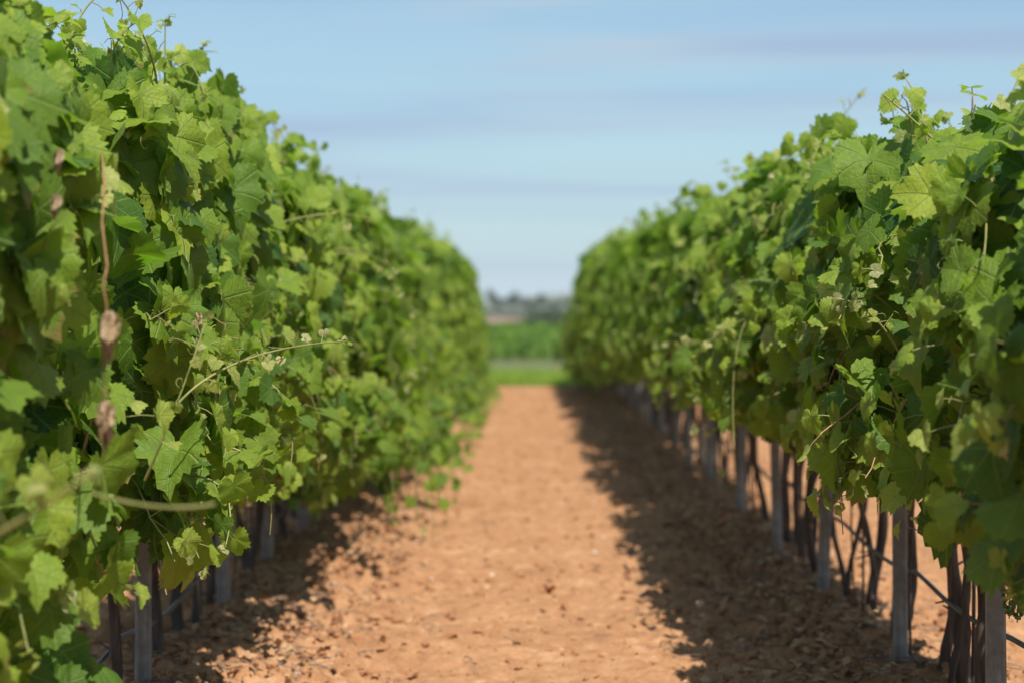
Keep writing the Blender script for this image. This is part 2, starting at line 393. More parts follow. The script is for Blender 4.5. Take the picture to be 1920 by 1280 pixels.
    add_leaves(g_leaf, np.concatenate(Ps), np.concatenate(Ns), np.concatenate(Ts), np.concatenate(Ss), np.concatenate(Rs), np.concatenate(As), shapes)

def trunk_mesh(seed, hi, lean=(0, 0), h=1.0, r=.021):
    g = Geo(); n = 22 if hi else 9
    t = np.linspace(0, 1, n)
    ph = U(0, 6.28, 3)
    x = lean[0] * t + .034 * np.sin(t * 5 + ph[0]) + .010 * np.sin(t * 11 + ph[1]); y = lean[1] * t + .02 * np.sin(t * 6 + ph[2])
    rad = r * (1.15 - .25 * t + .35 * np.exp(-t * 14)) * (1 + rng.normal(0, .08, n))
    for _ in range(3):
        c = rng.random(); rad *= 1 + .38 * np.exp(-((t - c) / .035) ** 2)
    tube(g, np.stack([x, y, t * h - .04 * (1 - t)], 1), rad, 10 if hi else 6, 0, .06)
    if hi:
        for _ in range(2):
            c = rng.integers(4, n - 2); d = unit(rng.normal(0, 1, 3) * [1, 1, .3] + [0, 0, .3])
            p = np.array([x[c], y[c], t[c] * h]); tube(g, [p, p + d * .03, p + d * U(.05, .11)], [.007, .005, .003], 5)
    return g.mesh('trunk', [M_bark])

def shoot_mesh(p0, p1, p2, nleaf=7, size=(.03, .06), age=(.3, .9), rad=(.004, .0018), mi=0, tend=2, hang=.6, rnd=(.3, .9), dense_tip=True, nt=18):
    g = Geo(); pts = bez(np.array(p0, float), np.array(p1, float), np.array(p2, float), nt)
    tube(g, pts, np.linspace(rad[0], rad[1], nt), 6, 1 + mi)
    P, Nn, T, S, R, A = [], [], [], [], [], []
    for k in range(nleaf):
        t = .2 + .78 * (k + U(.1, .6)) / nleaf; i = min(int(t * (nt - 1)), nt - 2)
        side = 1 if k % 2 else -1
        d = unit(np.cross(pts[i + 1] - pts[i], [0, 1, .2]) * side + rng.normal(0, .35, 3) * 1.0)
        l = U(.025, .06); q = pts[i] + d * l
        tube(g, [pts[i], pts[i] + d * l * .5 + [0, 0, .005], q], .0015, 4, 1 + mi, cap=False)
        P.append(q); Nn.append(unit(np.array([0, -.6, .5]) + rng.normal(0, .5, 3))); T.append(d * .6 + np.array([0, 0, -hang]) + rng.normal(0, .2, 3))
        S.append(size[1] + (size[0] - size[1]) * t + U(-.005, .005)); A.append(age[0] + (age[1] - age[0]) * t); R.append(U(*rnd))
    if dense_tip:
        for k in range(4):
            P.append(pts[-1] + rng.normal(0, .008, 3)); Nn.append(rng.normal(0, 1, 3)); T.append(rng.normal(0, 1, 3)); S.append(U(.012, .024)); A.append(U(.8, 1)); R.append(.7)
    if P: add_leaves(g, np.array(P), np.array(Nn), np.array(T), np.array(S), np.array(R), np.array(A), HI, 0)
    for _ in range(tend):
        j = rng.integers(nt // 3, nt); tube(g, spiral(pts[j], unit(rng.normal(0, 1, 3) + [0, 0, .2]), length=U(.06, .14)), np.linspace(.0015, .0008, 16), 4, 1 + mi, cap=False)
    return g.mesh('shoot', [M_leaf, M_cane, M_reddish])

ico_v = None
def ico(sub=1):
    import bmesh
    bm = bmesh.new(); bmesh.ops.create_icosphere(bm, subdivisions=sub, radius=1)
    v = np.array([x.co[:] for x in bm.verts]); f = np.array([[x.index for x in p.verts] for p in bm.faces]); bm.free(); return v, f
ICO1, ICO2 = ico(1), ico(2)
def bunch_mesh(h=.16, n=46):
    g = Geo(); tube(g, [(0, 0, .07), (.004, 0, .03), (0, 0, -h)], .0022, 5, 1)
    for k in range(n):
        t = (k + .5) / n; a = k * 2.4; rr = .034 * (1 - t) ** .6 * U(.45, 1.0) + .004
        v, f = ICO2; c = np.array([rr * math.cos(a), rr * math.sin(a), .01 - h * t])
        g.add(v * U(.0055, .0078) + c, f, 0)
        tube(g, [(0, 0, c[2] + .012), c], .0008, 3, 1, cap=False)
    return g.mesh('grape_bunch', [M_grape, M_cane])

POSTS = {'left': [5.75, 7.3, 9.3, 10.9, 12.5], 'right': [6.1, 7.7, 9.66, 11.5, 13.5, 15.6, 17.4]}
for sd_ in POSTS:
    while POSTS[sd_][-1] < 33.6: POSTS[sd_].append(POSTS[sd_][-1] + 1.95)
    POSTS[sd_].append(35.5)
ORD = ['nearest', 'second', 'third', 'fourth', 'fifth', 'sixth', 'seventh', 'eighth', 'ninth', 'tenth', 'eleventh', 'twelfth',
       'thirteenth', 'fourteenth', 'fifteenth', 'sixteenth', 'seventeenth', 'eighteenth', 'nineteenth', 'twentieth']
LOOK = {'left': 'left row, its leafy wall in full sun', 'right': 'right row, its lower leaves in shade'}

# grey concrete posts
def post_mesh():
    g = Geo(); a, c, h = .027, .007, 1.78
    ring = [(a, c - a), (a, a - c), (a - c, a), (c - a, a), (-a, a - c), (-a, c - a), (c - a, -a), (a - c, -a)]
    zs = [-.12, .0, .3, .6, .9, 1.2, 1.5, h]
    v = np.array([[x * (1 + .012 * math.sin(7 * z)), y, z] for z in zs for x, y in ring]) + rng.normal(0, .0008, (64, 3))
    q = [[i * 8 + k, i * 8 + (k + 1) % 8, i * 8 + 8 + (k + 1) % 8, i * 8 + 8 + k] for i in range(7) for k in range(8)]
    g.add(v, q); g.add(np.concatenate([v[-8:], [[0, 0, h + .004]]]), [[k, (k + 1) % 8, 8] for k in range(8)])
    return g.mesh('concrete_post', [M_conc], smooth=False)
pm = [post_mesh() for _ in range(3)]
first_post = None
for side in ('left', 'right'):
    for k, Y in enumerate(POSTS[side]):
        if first_post is None: o = first_post = link('concrete_post', pm[0])
        else: o = first_post.copy(); COL.objects.link(o); o.data = pm[k % 3]
        o.location = (ROWX[side] + U(-.015, .015), Y, 0)
        o.rotation_euler = (math.radians(U(-1.8, 1.8)), math.radians(U(-2.2, 2.2)), U(-.25, .25))
        if Y < 16.5:
            tag(o, f'square grey concrete trellis post, {ORD[k]} from the camera in the {side} vine row' if k else f'square grey concrete trellis post nearest the camera in the {side} vine row', 'post', f'concrete posts of the {side} row')
        else:
            tag(o, f'small blurred grey post far down the {side} vine row under the leaves', 'post', f'far concrete posts of the {side} row')

# vines: two between each pair of posts
def vine_spots(side):
    P = POSTS[side]; sp = []
    y0 = 3.75 if side == 'left' else 4.3
    pre = [y for y in np.arange(y0, P[0] - .3, .92)]
    for y in pre: sp.append((y, None, 0))
    for a in range(len(P) - 1):
        d = P[a + 1] - P[a]
        sp.append((P[a] + d * .30, a, 0)); sp.append((P[a] + d * .78, a, 1))
    sp.append((END_Y - .1, len(P) - 1, 0))
    return sp
far_pool = {}
vines = {'left': [], 'right': []}
trunk_far = [trunk_mesh(k, False, (U(-.08, .08), U(-.12, .12)), 1.0, U(.013, .019)) for k in range(5)]
for side in ('left', 'right'):
    X = ROWX[side]
    spots = vine_spots(side)
    for vi, (Y, pa, half) in enumerate(spots):
        root = link('grapevine', None, None, (X, Y, 0))
        near = Y < 12.5
        npre = len([1 for q in spots if q[1] is None])
        if pa is None:
            lab = (f'grapevine at the very front of the {side} row, at the frame edge' if vi == 0 else
                   f'grapevine of the {side} row standing {["", "second", "third", "fourth"][vi]} from the front end of the row')
        elif vi == len(spots) - 1:
            lab = f'last grapevine at the far end of the {side} row, hanging to the ground'
        elif Y < 16.5:
            lab = f'leafy grapevine just {"beyond" if half == 0 else "short of"} the {ORD[pa + half]} grey post in the {side} row'
        else:
            lab = f'small blurred green grapevine in the far stretch of the {side} row'
        tag(root, lab, 'grapevine', f'grapevines of the {side} row')
        # trunks
        if side == 'right' and pa == 0:
            tl = [(6.52, .022), (6.70, .012), (6.86, .015)] if half == 0 else [(7.22, .022), (7.36, .013), (7.05, .010)]
        else:
            tl = [(Y + U(-.14, .14), U(.015, .021))]
            tl.append((tl[0][0] + (1 if rng.random() < .5 else -1) * U(.12, .35), U(.010, .016)))
            if rng.random() < .6: tl.append((Y + U(-.4, .4), U(.009, .012)))
        for (ty, r_) in tl:
            me = trunk_mesh(0, True, (U(-.05, .05), U(-.10, .10)), U(.95, 1.1), r_) if near else trunk_far[rng.integers(0, 5)]
            tr = link('trunk', me, root, (-INNER[side] * U(.06, .13), ty - Y, 0)); tr.rotation_euler.z = U(-3, 3) if not near else 0
        # foliage and canes
        if near or vi == len(spots) - 1:
            gl, gs = Geo(), Geo(); canopy(side, Y, near, gl, gs, 1.0 if near else 1.5)
            fm, sm = gl.mesh('foliage', [M_leaf]), gs.mesh('cane_framework', [M_cane, M_reddish])
            link('foliage', fm, root); link('cane_framework', sm, root)
        else:
            key = (side, int((Y - 12.5) / 5.0), int(rng.integers(0, 3)))
            if key not in far_pool:
                gl, gs = Geo(), Geo(); canopy(side, 12.5 + key[1] * 5 + 2.5, False, gl, gs)
                far_pool[key] = (gl.mesh('foliage', [M_leaf]), gs.mesh('cane_framework', [M_cane, M_reddish]))
            fm, sm = far_pool[key]
            a = link('foliage', fm, root); b = link('cane_framework', sm, root)
            flip = -1 if rng.random() < .5 else 1
            for o in (a, b): o.scale = (U(.92, 1.12), flip * 1.0, U(.96, 1.05) * top_h(side, Y) / top_h(side, 12.5 + key[1] * 5 + 2.5))
            b.scale = a.scale
        # free shoots standing above and out of the canopy
        H, W, s = top_h(side, Y), half_w(side, Y), INNER[side]
        if 5.4 < Y < 24:
            for _ in range(1):
                y0 = U(-.4, .4); up = U(.03, .15)
                p0 = (s * W * U(-.1, .5), y0, H - .25); p2 = (p0[0] + s * U(-.05, .18), y0 + U(-.15, .15), H + up)
                link('shoot', shoot_mesh(p0, (p0[0], y0, H + up * .3), p2, int(U(4, 7)), (.025, .06), (.2, .8), mi=int(rng.random() < .08), tend=1), root)
            if near:
                for _ in range(1 if Y > 5.2 and rng.random() < .5 else 0):
                    z = U(bot_h(side, Y) + .2, H - .2); y0 = U(-.4, .4)
                    p0 = (s * W * .6, y0, z); p2 = (s * (W + U(.12, .24)), y0 + U(-.25, .25), z + U(-.2, .12))
                    link('shoot', shoot_mesh(p0, (s * (W + .05), y0, z + .08), p2, int(U(6, 10)), (.025, .06), (.25, .95), mi=int(rng.random() < .08), tend=3), root)
        vines[side].append((Y, root))
for side in ('left', 'right'):
    for (Y, root) in vines[side]:
        if Y > 30 or Y < 6: continue
        s_ = INNER[side]; W = half_w(side, Y); B = bot_h(side, Y)
        for _ in range(2 if side == 'left' else 1):
            y0 = U(-.45, .45); z0 = B + U(.3, .7); zb = max(.06, B - (U(.05, .28) if Y > 10 else U(-.25, -.08))) if side == 'left' else max(.25, B - U(.0, .22))
            xo = W + ((U(.02, .16) if Y < 11 else U(.08, .34)) if side == 'left' else U(-.12, .08))
            link('shoot', shoot_mesh((s_ * W * .5, y0, z0), (s_ * (xo + .05), y0, z0 + .1), (s_ * xo, y0 + U(-.2, .2), zb), int(U(7, 12)), (.06, .135), (.0, .3), tend=1, rnd=(.1, .8), dense_tip=rng.random() < .5, nt=12), root)
        if rng.random() < .35:      # a loose leafy shoot flopping out of the top
            H = top_h(side, Y); y0 = U(-.45, .45)
            link('shoot', shoot_mesh((s_ * W * .1, y0, H - .3), (s_ * W * .3, y0, H + .22), (s_ * W * U(.5, .8), y0 + U(-.3, .3), H - .05 + U(-.08, .08)), int(U(8, 13)), (.05, .125), (.0, .5), tend=1, rnd=(.3, 1), nt=12), root)
def vine_near(side, Y): return min(vines[side], key=lambda q: abs(q[0] - Y))
def loc(root, *pts): return [np.array(p, float) - np.array(root.location) for p in pts]

# particular shoots the photograph shows, each grown from the vine beside it
def special(side, pts, **kw):
    _, r = vine_near(side, np.mean([p[1] for p in pts]))
    return link('shoot', shoot_mesh(*loc(r, *pts), **kw), r)
special('left', [pix(295, 165, 6.2), pix(290, 80, 6.1), pix(225, -5, 6.0)], nleaf=7, size=(.02, .042), age=(.45, .9), tend=3)
special('left', [pix(-60, 1030, 3.2), pix(60, 965, 3.15), pix(165, 890, 3.1)], nleaf=2, size=(.02, .03), age=(.7, .95), rad=(.0042, .003), tend=0)
special('left', [pix(170, 925, 3.6), pix(300, 965, 3.5), pix(402, 945, 3.5)], nleaf=0, rad=(.0034, .0028), tend=0, dense_tip=False)
special('left', [pix(330, 760, 5.6), pix(420, 650, 5.6), pix(650, 640, 6.2)], nleaf=9, size=(.02, .04), age=(.6, 1.0), tend=4)
special('left', [pix(270, 900, 5.4), pix(330, 770, 5.3), pix(390, 590, 5.4)], nleaf=7, size=(.02, .045), age=(.5, .95), tend=4)
special('left', [pix(575, 330, 11), pix(610, 300, 11), pix(590, 268, 11)], nleaf=4, size=(.03, .05), age=(.2, .6), tend=1)
special('right', [pix(1745, 260, 6.0), pix(1700, 215, 6.0), pix(1655, 180, 6.0)], nleaf=3, size=(.02, .035), age=(.3, .6), tend=2, dense_tip=False)
special('right', [pix(1700, 690, 6.2), pix(1640, 560, 6.1), pix(1560, 560, 6.1)], nleaf=7, size=(.02, .05), age=(.5, 1.0), tend=3)
special('right', [pix(1880, 600, 5.6), pix(1850, 490, 5.6), pix(1800, 465, 5.6)], nleaf=3, size=(.02, .03), age=(.8, 1.0), tend=2)
special('right', [pix(1540, 290, 9.5), pix(1560, 240, 9.5), pix(1610, 180, 9.5)], nleaf=5, size=(.02, .04), age=(.5, .95), tend=3)
special('left', [pix(640, 800, 15.3), pix(690, 850, 15.2), pix(745, 935, 15.4)], nleaf=11, size=(.10, .12), age=(.0, .1), tend=0, dense_tip=False, rnd=(.1, .4))
special('left', [pix(700, 800, 18.4), pix(790, 800, 18.6), pix(876, 868, 19.2)], nleaf=10, size=(.09, .12), age=(.15, .3), tend=0, dense_tip=False, rnd=(.4, .9))

# the dead cane with withered leaves hanging in front of the left row
_, r = vine_near('left', 4.35)
g = Geo(); pts = np.array([pix(187, 235, 5.8), pix(190, 330, 4.5), pix(195, 520, 4.25), pix(193, 680, 4.25), pix(199, 800, 4.25)]) - np.array(r.location)
tube(g, np.array([np.array([np.interp(t, np.linspace(0, 1, 5), pts[:, k]) for k in range(3)]) for t in np.linspace(0, 1, 20)]) + np.concatenate([rng.normal(0, .004, (20, 2)), np.zeros((20, 1))], 1), np.linspace(.0028, .0014, 20) * (1 + rng.normal(0, .08, 20)), 6)
dead = link('dry_cane', g.mesh('dry_cane', [M_brown]), r)
dead['label'] = 'dead brown cane hanging down with two withered leaves'
def withered(c, size, parent, seed):
    """a dead leaf rolled up on itself, thin and papery"""
    g = Geo()
    for q in range(2):
        nu, nv = 16, 22; u = np.linspace(0, 1, nu)[:, None]; v = np.linspace(0, 1, nv)[None]
        ph = U(0, 6.28, 4)
        rad = (.10 + .42 * np.sin(np.pi * (u * .86 + .07)) ** .8) * (.62 + .35 * np.sin(v * 8 + ph[0] + u * 3) ** 2 + .18 * np.sin(v * 17 + ph[1] - u * 6)) * (.8 - .25 * q) * (1 + rng.normal(0, .10, (nu, nv)))
        ang = ph[2] + v * 4.3 + .7 * np.sin(u * 4 + ph[3])
        z = -u * (1.9 + .28 * np.sin(v * 9 + ph[1]) + .12 * np.sin(v * 23)) + .15
        p = np.stack([rad * np.cos(ang), rad * np.sin(ang), z + 0 * v], -1).reshape(-1, 3) * size + np.array(c) + [0, 0, size * .9 - q * size * .5]
        i = np.arange(nu - 1)[:, None] * nv + np.arange(nv - 1)[None]
        g.add(p, np.stack([i, i + 1, i + nv + 1, i + nv], -1).reshape(-1, 4))
    tv, tf = HI[seed % 8]; fl = tv.copy(); fl[:, 2] = fl[:, 2] * 1.6 + .3 * np.sin(fl[:, 0] * 6 + seed) + rng.normal(0, .02, len(fl))
    g.add(np.stack([fl[:, 0] * .62 + .12, fl[:, 2] - .3, -fl[:, 1] * 1.0 + .35], 1) * size * 1.25 + np.array(c), tf)
    return link('withered_leaf', g.mesh('withered_leaf', [M_dry]), parent)
withered(pix(204, 625, 4.24) - np.array(r.location), .042, dead, 1)
withered(pix(196, 790, 4.24) - np.array(r.location), .040, dead, 3)
for q in ((108, 300, 4.4), (103, 385, 4.4)):
    w_ = withered(pix(*q) - np.array(r.location), .022, r, 5)
_, r = vine_near('right', 7.6); withered(pix(1560, 790, 7.9) - np.array(r.location), .045, r, 2)
_, r = vine_near('left', 6.2); withered(pix(368, 605, 5.9) - np.array(r.location), .03, r, 2)
# grape bunches low on the right row
bm_ = [bunch_mesh(), bunch_mesh(.11, 30)]
for (x, y, Y) in ((1908, 1090, 5.75), (1893, 1050, 5.85)):
    _, r = vine_near('right', Y); o = link('grape_bunch', bm_[int(rng.integers(0, 2))], r); o.location = Vector(pix(x, y, Y)) - r.location

# hanging reddish weed leaves and thin water shoots between the trunks
for side in ('left', 'right'):
    for (Y, r) in vines[side]:
        if Y > 14: continue
        for _ in range(2):
            y0 = U(-.4, .4); g = Geo(); x0 = -INNER[side] * U(.05, .12)
            tube(g, bez(np.array([x0, y0, 0]), np.array([x0 + U(-.06, .06), y0 + U(-.1, .1), .45]), np.array([x0, y0 + U(-.15, .15), .95]), 10), U(.0035, .007), 6)
            link('sucker', g.mesh('sucker', [M_bark]), r)

# drip irrigation pipe along each row
for side, z0, z1 in (('left', .27, .25), ('right', .44, .42)):
    g = Geo(); pts = []; X = ROWX[side]
    for Y in np.arange(3.5, 36, .25):
        a = np.interp(Y, [0] + POSTS[side], np.arange(len(POSTS[side]) + 1)) % 1
        pts.append((X + (.075 if side == 'right' else -.075), Y, z0 - .05 * math.sin(math.pi * a) + .008 * math.sin(3 * Y)))
    tube(g, pts, .0085, 8)
    tag(link('irrigation_pipe', g.mesh('irrigation_pipe', [M_pipe])), f'thin dark irrigation pipe running along the posts of the {side} vine row', 'pipe', None)

# ------------------------------------------------------------------ ground
def vnoise(x, y, seed):
    r_ = np.random.default_rng(seed); T = r_.random((256, 256))
    xi, yi = np.floor(x).astype(int), np.floor(y).astype(int); fx, fy = x - xi, y - yi
    fx, fy = fx * fx * (3 - 2 * fx), fy * fy * (3 - 2 * fy)
    a, b, c, d = T[xi % 256, yi % 256], T[(xi + 1) % 256, yi % 256], T[xi % 256, (yi + 1) % 256], T[(xi + 1) % 256, (yi + 1) % 256]
    return (a * (1 - fx) + b * fx) * (1 - fy) + (c * (1 - fx) + d * fx) * fy - .5
def terrain(Y):
    return np.interp(Y, [0, 36, 52, 96, 130, 220, 420, 900, 1500, 4500], [0, 0, 0, 0, -1.2, -2.2, -1.7, -.5, -2, -4])
def ground_z(x, y):
    z = terrain(y)
    nearf = np.interp(y, [34, 38], [1, 0])
    db = np.minimum(abs(x - ROWX['left']), abs(x - ROWX['right']))
    band = np.exp(-(db / .42) ** 2)
    rough = .85 + 1.7 * np.exp(-((db - .35) / .38) ** 2)
    n = .018 * vnoise(x * 9, y * 9, 1) + .030 * (.35 - abs(vnoise(x * 19 + y * 3, y * 15, 2)) * 2) + .020 * (.3 - abs(vnoise(x * 37, y * 33 + x * 5, 3)) * 1.6) + .05 * vnoise(x * 2.2, y * 1.6, 4)
    return z + nearf * (n * rough + .085 * np.exp(-(db / .30) ** 2))
def gaps(core, growth, end):
    c = list(core); st = c[-1] - c[-2]
    while c[-1] < end: st *= growth; c.append(c[-1] + st)
    return c
xs_p = gaps(np.arange(0, 2.6, .028), 1.16, 4200); xs = np.array([-v for v in xs_p[:0:-1]] + xs_p)
ys = [-30, -10, -2, 1, 2.5, 4]
while ys[-1] < 38: ys.append(ys[-1] + max(.024, .0048 * ys[-1]))
ys = np.array(gaps(ys, 1.05, 4300))
GX, GY = np.meshgrid(xs, ys); GZ = ground_z(GX, GY)
nx, ny = len(xs), len(ys)
g = Geo(); i = np.arange(ny - 1)[:, None] * nx + np.arange(nx - 1)[None]
g.add(np.stack([GX, GY, GZ], -1).reshape(-1, 3), np.stack([i, i + 1, i + nx + 1, i + nx], -1).reshape(-1, 4))
m, N, L, P = mat('ground')
tc = N.new('ShaderNodeTexCoord'); v = tc.outputs['Object']
sp = N.new('ShaderNodeSeparateXYZ'); L.new(v, sp.inputs[0])
n1 = noise(N, L, 1.3, 4, .6, v); n2 = noise(N, L, 14, 5, .65, v); n3 = noise(N, L, 60, 3, .6, v)
soil = ramp(N, [(.30, (.165, .074, .036)), (.43, (.315, .157, .076)), (.54, (.39, .207, .104)), (.68, (.55, .35, .205))])
L.new(math_(N, L, 'ADD', math_(N, L, 'ADD', math_(N, L, 'MULTIPLY', n1.outputs['Fac'], .25), math_(N, L, 'MULTIPLY', noise(N, L, 5.5, 5, .6, v).outputs['Fac'], .30)), math_(N, L, 'MULTIPLY', n2.outputs['Fac'], .45)), soil.inputs[0])
spk = ramp(N, [(.30, (.62, .55, .50)), (.42, (1, 1, 1)), (.66, (1, 1, 1)), (.76, (1.18, 1.2, 1.22))]); L.new(n3.outputs['Fac'], spk.inputs[0])
col = mixc(N, L, .8, soil.outputs[0], spk.outputs[0], 'MULTIPLY')
def band(a, b, soft, wob=0.0):
    y = sp.outputs[1]
    if wob: y = math_(N, L, 'ADD', y, math_(N, L, 'MULTIPLY', math_(N, L, 'SUBTRACT', n1.outputs['Fac'], .5), wob))
    r1 = N.new('ShaderNodeMapRange'); r1.inputs[1].default_value = a - soft; r1.inputs[2].default_value = a + soft; L.new(y, r1.inputs[0])
    r2 = N.new('ShaderNodeMapRange'); r2.inputs[1].default_value = b - soft; r2.inputs[2].default_value = b + soft; L.new(y, r2.inputs[0])
    return math_(N, L, 'SUBTRACT', r1.outputs[0], r2.outputs[0])
col = mixc(N, L, band(37.2, 45.0, .4, 1.5), col, (.155, .185, .065))
col = mixc(N, L, band(45.5, 54.5, 1.2, 1.5), col, (.115, .13, .06))
col = mixc(N, L, band(53.5, 100, .4), col, (.10, .12, .04))
nb = noise(N, L, .02, 4, .6, v); far = ramp(N, [(.35, (.022, .036, .018)), (.65, (.048, .062, .028))]); L.new(nb.outputs['Fac'], far.inputs[0])
col = mixc(N, L, band(100, 9000, 2), col, far.outputs[0])
# a bare pinkish field on the far slope, left of the scrub
px_ = N.new('ShaderNodeMapRange'); px_.inputs[1].default_value = 6; px_.inputs[2].default_value = -6; L.new(sp.outputs[0], px_.inputs[0])
col = mixc(N, L, math_(N, L, 'MULTIPLY', band(290, 520, 60), px_.outputs[0]), col, (.25, .165, .125))
L.new(col, P.inputs['Base Color']); P.inputs['Roughness'].default_value = .95; P.inputs['Specular IOR Level'].default_value = .1
b = N.new('ShaderNodeBump'); b.inputs['Strength'].default_value = .6; b.inputs['Distance'].default_value = .012
L.new(math_(N, L, 'ADD', n2.outputs['Fac'], n3.outputs['Fac']), b.inputs['Height']); L.new(b.outputs[0], P.inputs['Normal'])
tag(link('ground', g.mesh('ground', [m])), 'orange brown tilled soil of the alley between the vine rows', 'ground', None, 'structure')

# clods, stones, litter on the soil: nobody could count them
def scatter_xy(n, ymin, ymax, bandw, sg=.38, sh=.18):
    y = ymin * (ymax / ymin) ** rng.random(n)
    nb = int(n * bandw); x = U(-1.9, 2.4, n)
    row = np.where(rng.random(nb) < .5, ROWX['left'], ROWX['right']); x[:nb] = row + rng.normal(0, sg, nb) + np.where(row < 0, sh, -sh)
    return x, y
def scatter_blobs(name, n, smin, smax, bandw, mats, label, shape=ICO1, flat=.6, ymax=34):
    g = Geo(); x, y = scatter_xy(n, 6.5, ymax, bandw); z = ground_z(x, y)
    sz = smin * (smax / smin) ** (rng.random(n) ** 2.2)
    for k in range(n):
        v = shape[0] * (1 + rng.normal(0, .3, (len(shape[0]), 1))) * [1, U(.6, 1.3), flat * U(.7, 1.2)]
        a = U(0, 6.28); c_, s_ = math.cos(a), math.sin(a)
        v = np.stack([v[:, 0] * c_ - v[:, 1] * s_, v[:, 0] * s_ + v[:, 1] * c_, v[:, 2]], 1)
        g.add(v * sz[k] + [x[k], y[k], z[k] + sz[k] * .05], shape[1], 0)
    o = link(name, g.mesh(name, mats, smooth=False)); tag(o, label, 'soil', None, 'stuff'); return o
LS = [.26, .08]
scatter_blobs('soil_clods', 20000, .004, .028, .55, [M_clod], 'crumbled orange soil clods strewn over the alley and under the vines')
scatter_blobs('pebbles', 700, .004, .014, .4, [M_stone], 'small pale pebbles scattered on the orange soil')
g = Geo(); n = 10000; x, y = scatter_xy(n, 6.5, 33, .996, .22, .14); z = ground_z(x, y)
add_leaves(g, np.stack([x, y, z + .012], 1), np.array([0, 0, 1.]) + rng.normal(0, .5, (n, 3)), rng.normal(0, 1, (n, 3)), U(.010, .036, n), U(0, 1, n), U(0, 1, n), LO)
n = 5000; x, y = scatter_xy(n, 6.5, 33, .96, .28, .12); z = ground_z(x, y)
for k in range(n):
    a = U(0, 6.28); l = U(.03, .16); d = np.array([math.cos(a), math.sin(a), U(-.05, .25)])
    p = np.array([x[k], y[k], z[k] + .01]); tube(g, [p - d * l / 2, p + [0, 0, .006], p + d * l / 2], U(.001, .0028), 4, 1, cap=False)
tag(link('leaf_litter', g.mesh('leaf_litter', [M_litter, M_twig])), 'dry brown leaves and twigs lying under the vine rows', 'litter', None, 'stuff')
# dry dead leaf lying on the path
g = Geo(); c = pix(1028, 1120, 0.001)
Yl = CAMZ * F / (1120 - VPY); xl = (1028 - VPX) * Yl / F
tv, tf = HI[2]; g.add(np.stack([tv[:, 0], tv[:, 1], tv[:, 2] * 2.2 + .15], 1) * .06 + [0, 0, .012], tf)
M_red = simple('red_dry_leaf', [(.3, (.35, .10, .05)), (.7, (.55, .24, .13))], 30, .8, .2)
tag(link('fallen_leaf', g.mesh('fallen_leaf', [M_red]), None, (xl, Yl, float(ground_z(np.array(xl), np.array(Yl))))), 'curled reddish dry leaf lying alone on the soil path', 'leaf')

# ------------------------------------------------------------------ beyond the rows
def grass_mass(name, n, x0, x1, y0, y1, h0, h1, mats, label):
    g = Geo(); x, y = U(x0, x1, n), y0 + (y1 - y0) * rng.random(n) ** 1.4; z = terrain(y)
    h = U(h0, h1, n); a = U(0, 3.14, n); wd = U(.008, .02, n); ln = rng.normal(0, .35, (n, 2)) * h[:, None]
    dx, dy = np.cos(a) * wd, np.sin(a) * wd
    v = np.stack([np.stack([x - dx, y - dy, z], 1), np.stack([x + dx, y + dy, z], 1),
                  np.stack([x + ln[:, 0] * .4 + dx * .7, y + ln[:, 1] * .4 + dy * .7, z + h * .6], 1), np.stack([x + ln[:, 0], y + ln[:, 1], z + h], 1)], 1)
    f = (np.array([[0, 1, 2], [0, 2, 3]])[None] + (np.arange(n) * 4)[:, None, None]).reshape(-1, 3)
    at = np.zeros((n, 4, 4)); at[..., 0] = at[..., 1] = 1.2; at[..., 2] = U(.45, .85, n)[:, None]; at[..., 3] = U(.2, .7, n)[:, None]
    g.add(v.reshape(-1, 3), f, 0, at.reshape(-1, 4))
    tag(link(name, g.mesh(name, mats)), label, 'grass', None, 'stuff')
grass_mass('grass', 26000, -9, 9, 36.9, 44.5, .05, .16, [M_leaf], 'bright green grass growing beyond the end of the path')
# far vineyard block: leaf clumps in low rows across the view, one mass
g = Geo(); n = 42000
row = rng.integers(0, 24, n); y = 54.5 + row * 1.8 + rng.normal(0, .28, n); x = U(-16, 16, n)
z = terrain(y) +   .03 + .48 * rng.random(n) ** .7 * (1 + .25 * np.sin(x * 1.9 + row))
add_leaves(g, np.stack([x, y, z], 1), np.array([.1, -.5, .8]) + rng.normal(0, .5, (n, 3)), np.array([0, 0, -.6]) + rng.normal(0, .5, (n, 3)),
           rng.normal(.15, .03, n).clip(.08, .22), np.clip(rng.normal(.22, .15, n), 0, 1), np.zeros(n), [leaf_shape(8, 5, 0.02)])
tag(link('far_vineyard', g.mesh('far_vineyard', [M_leaf])), 'low green vineyard field seen small beyond the grass at the path end', 'vineyard', None, 'stuff')

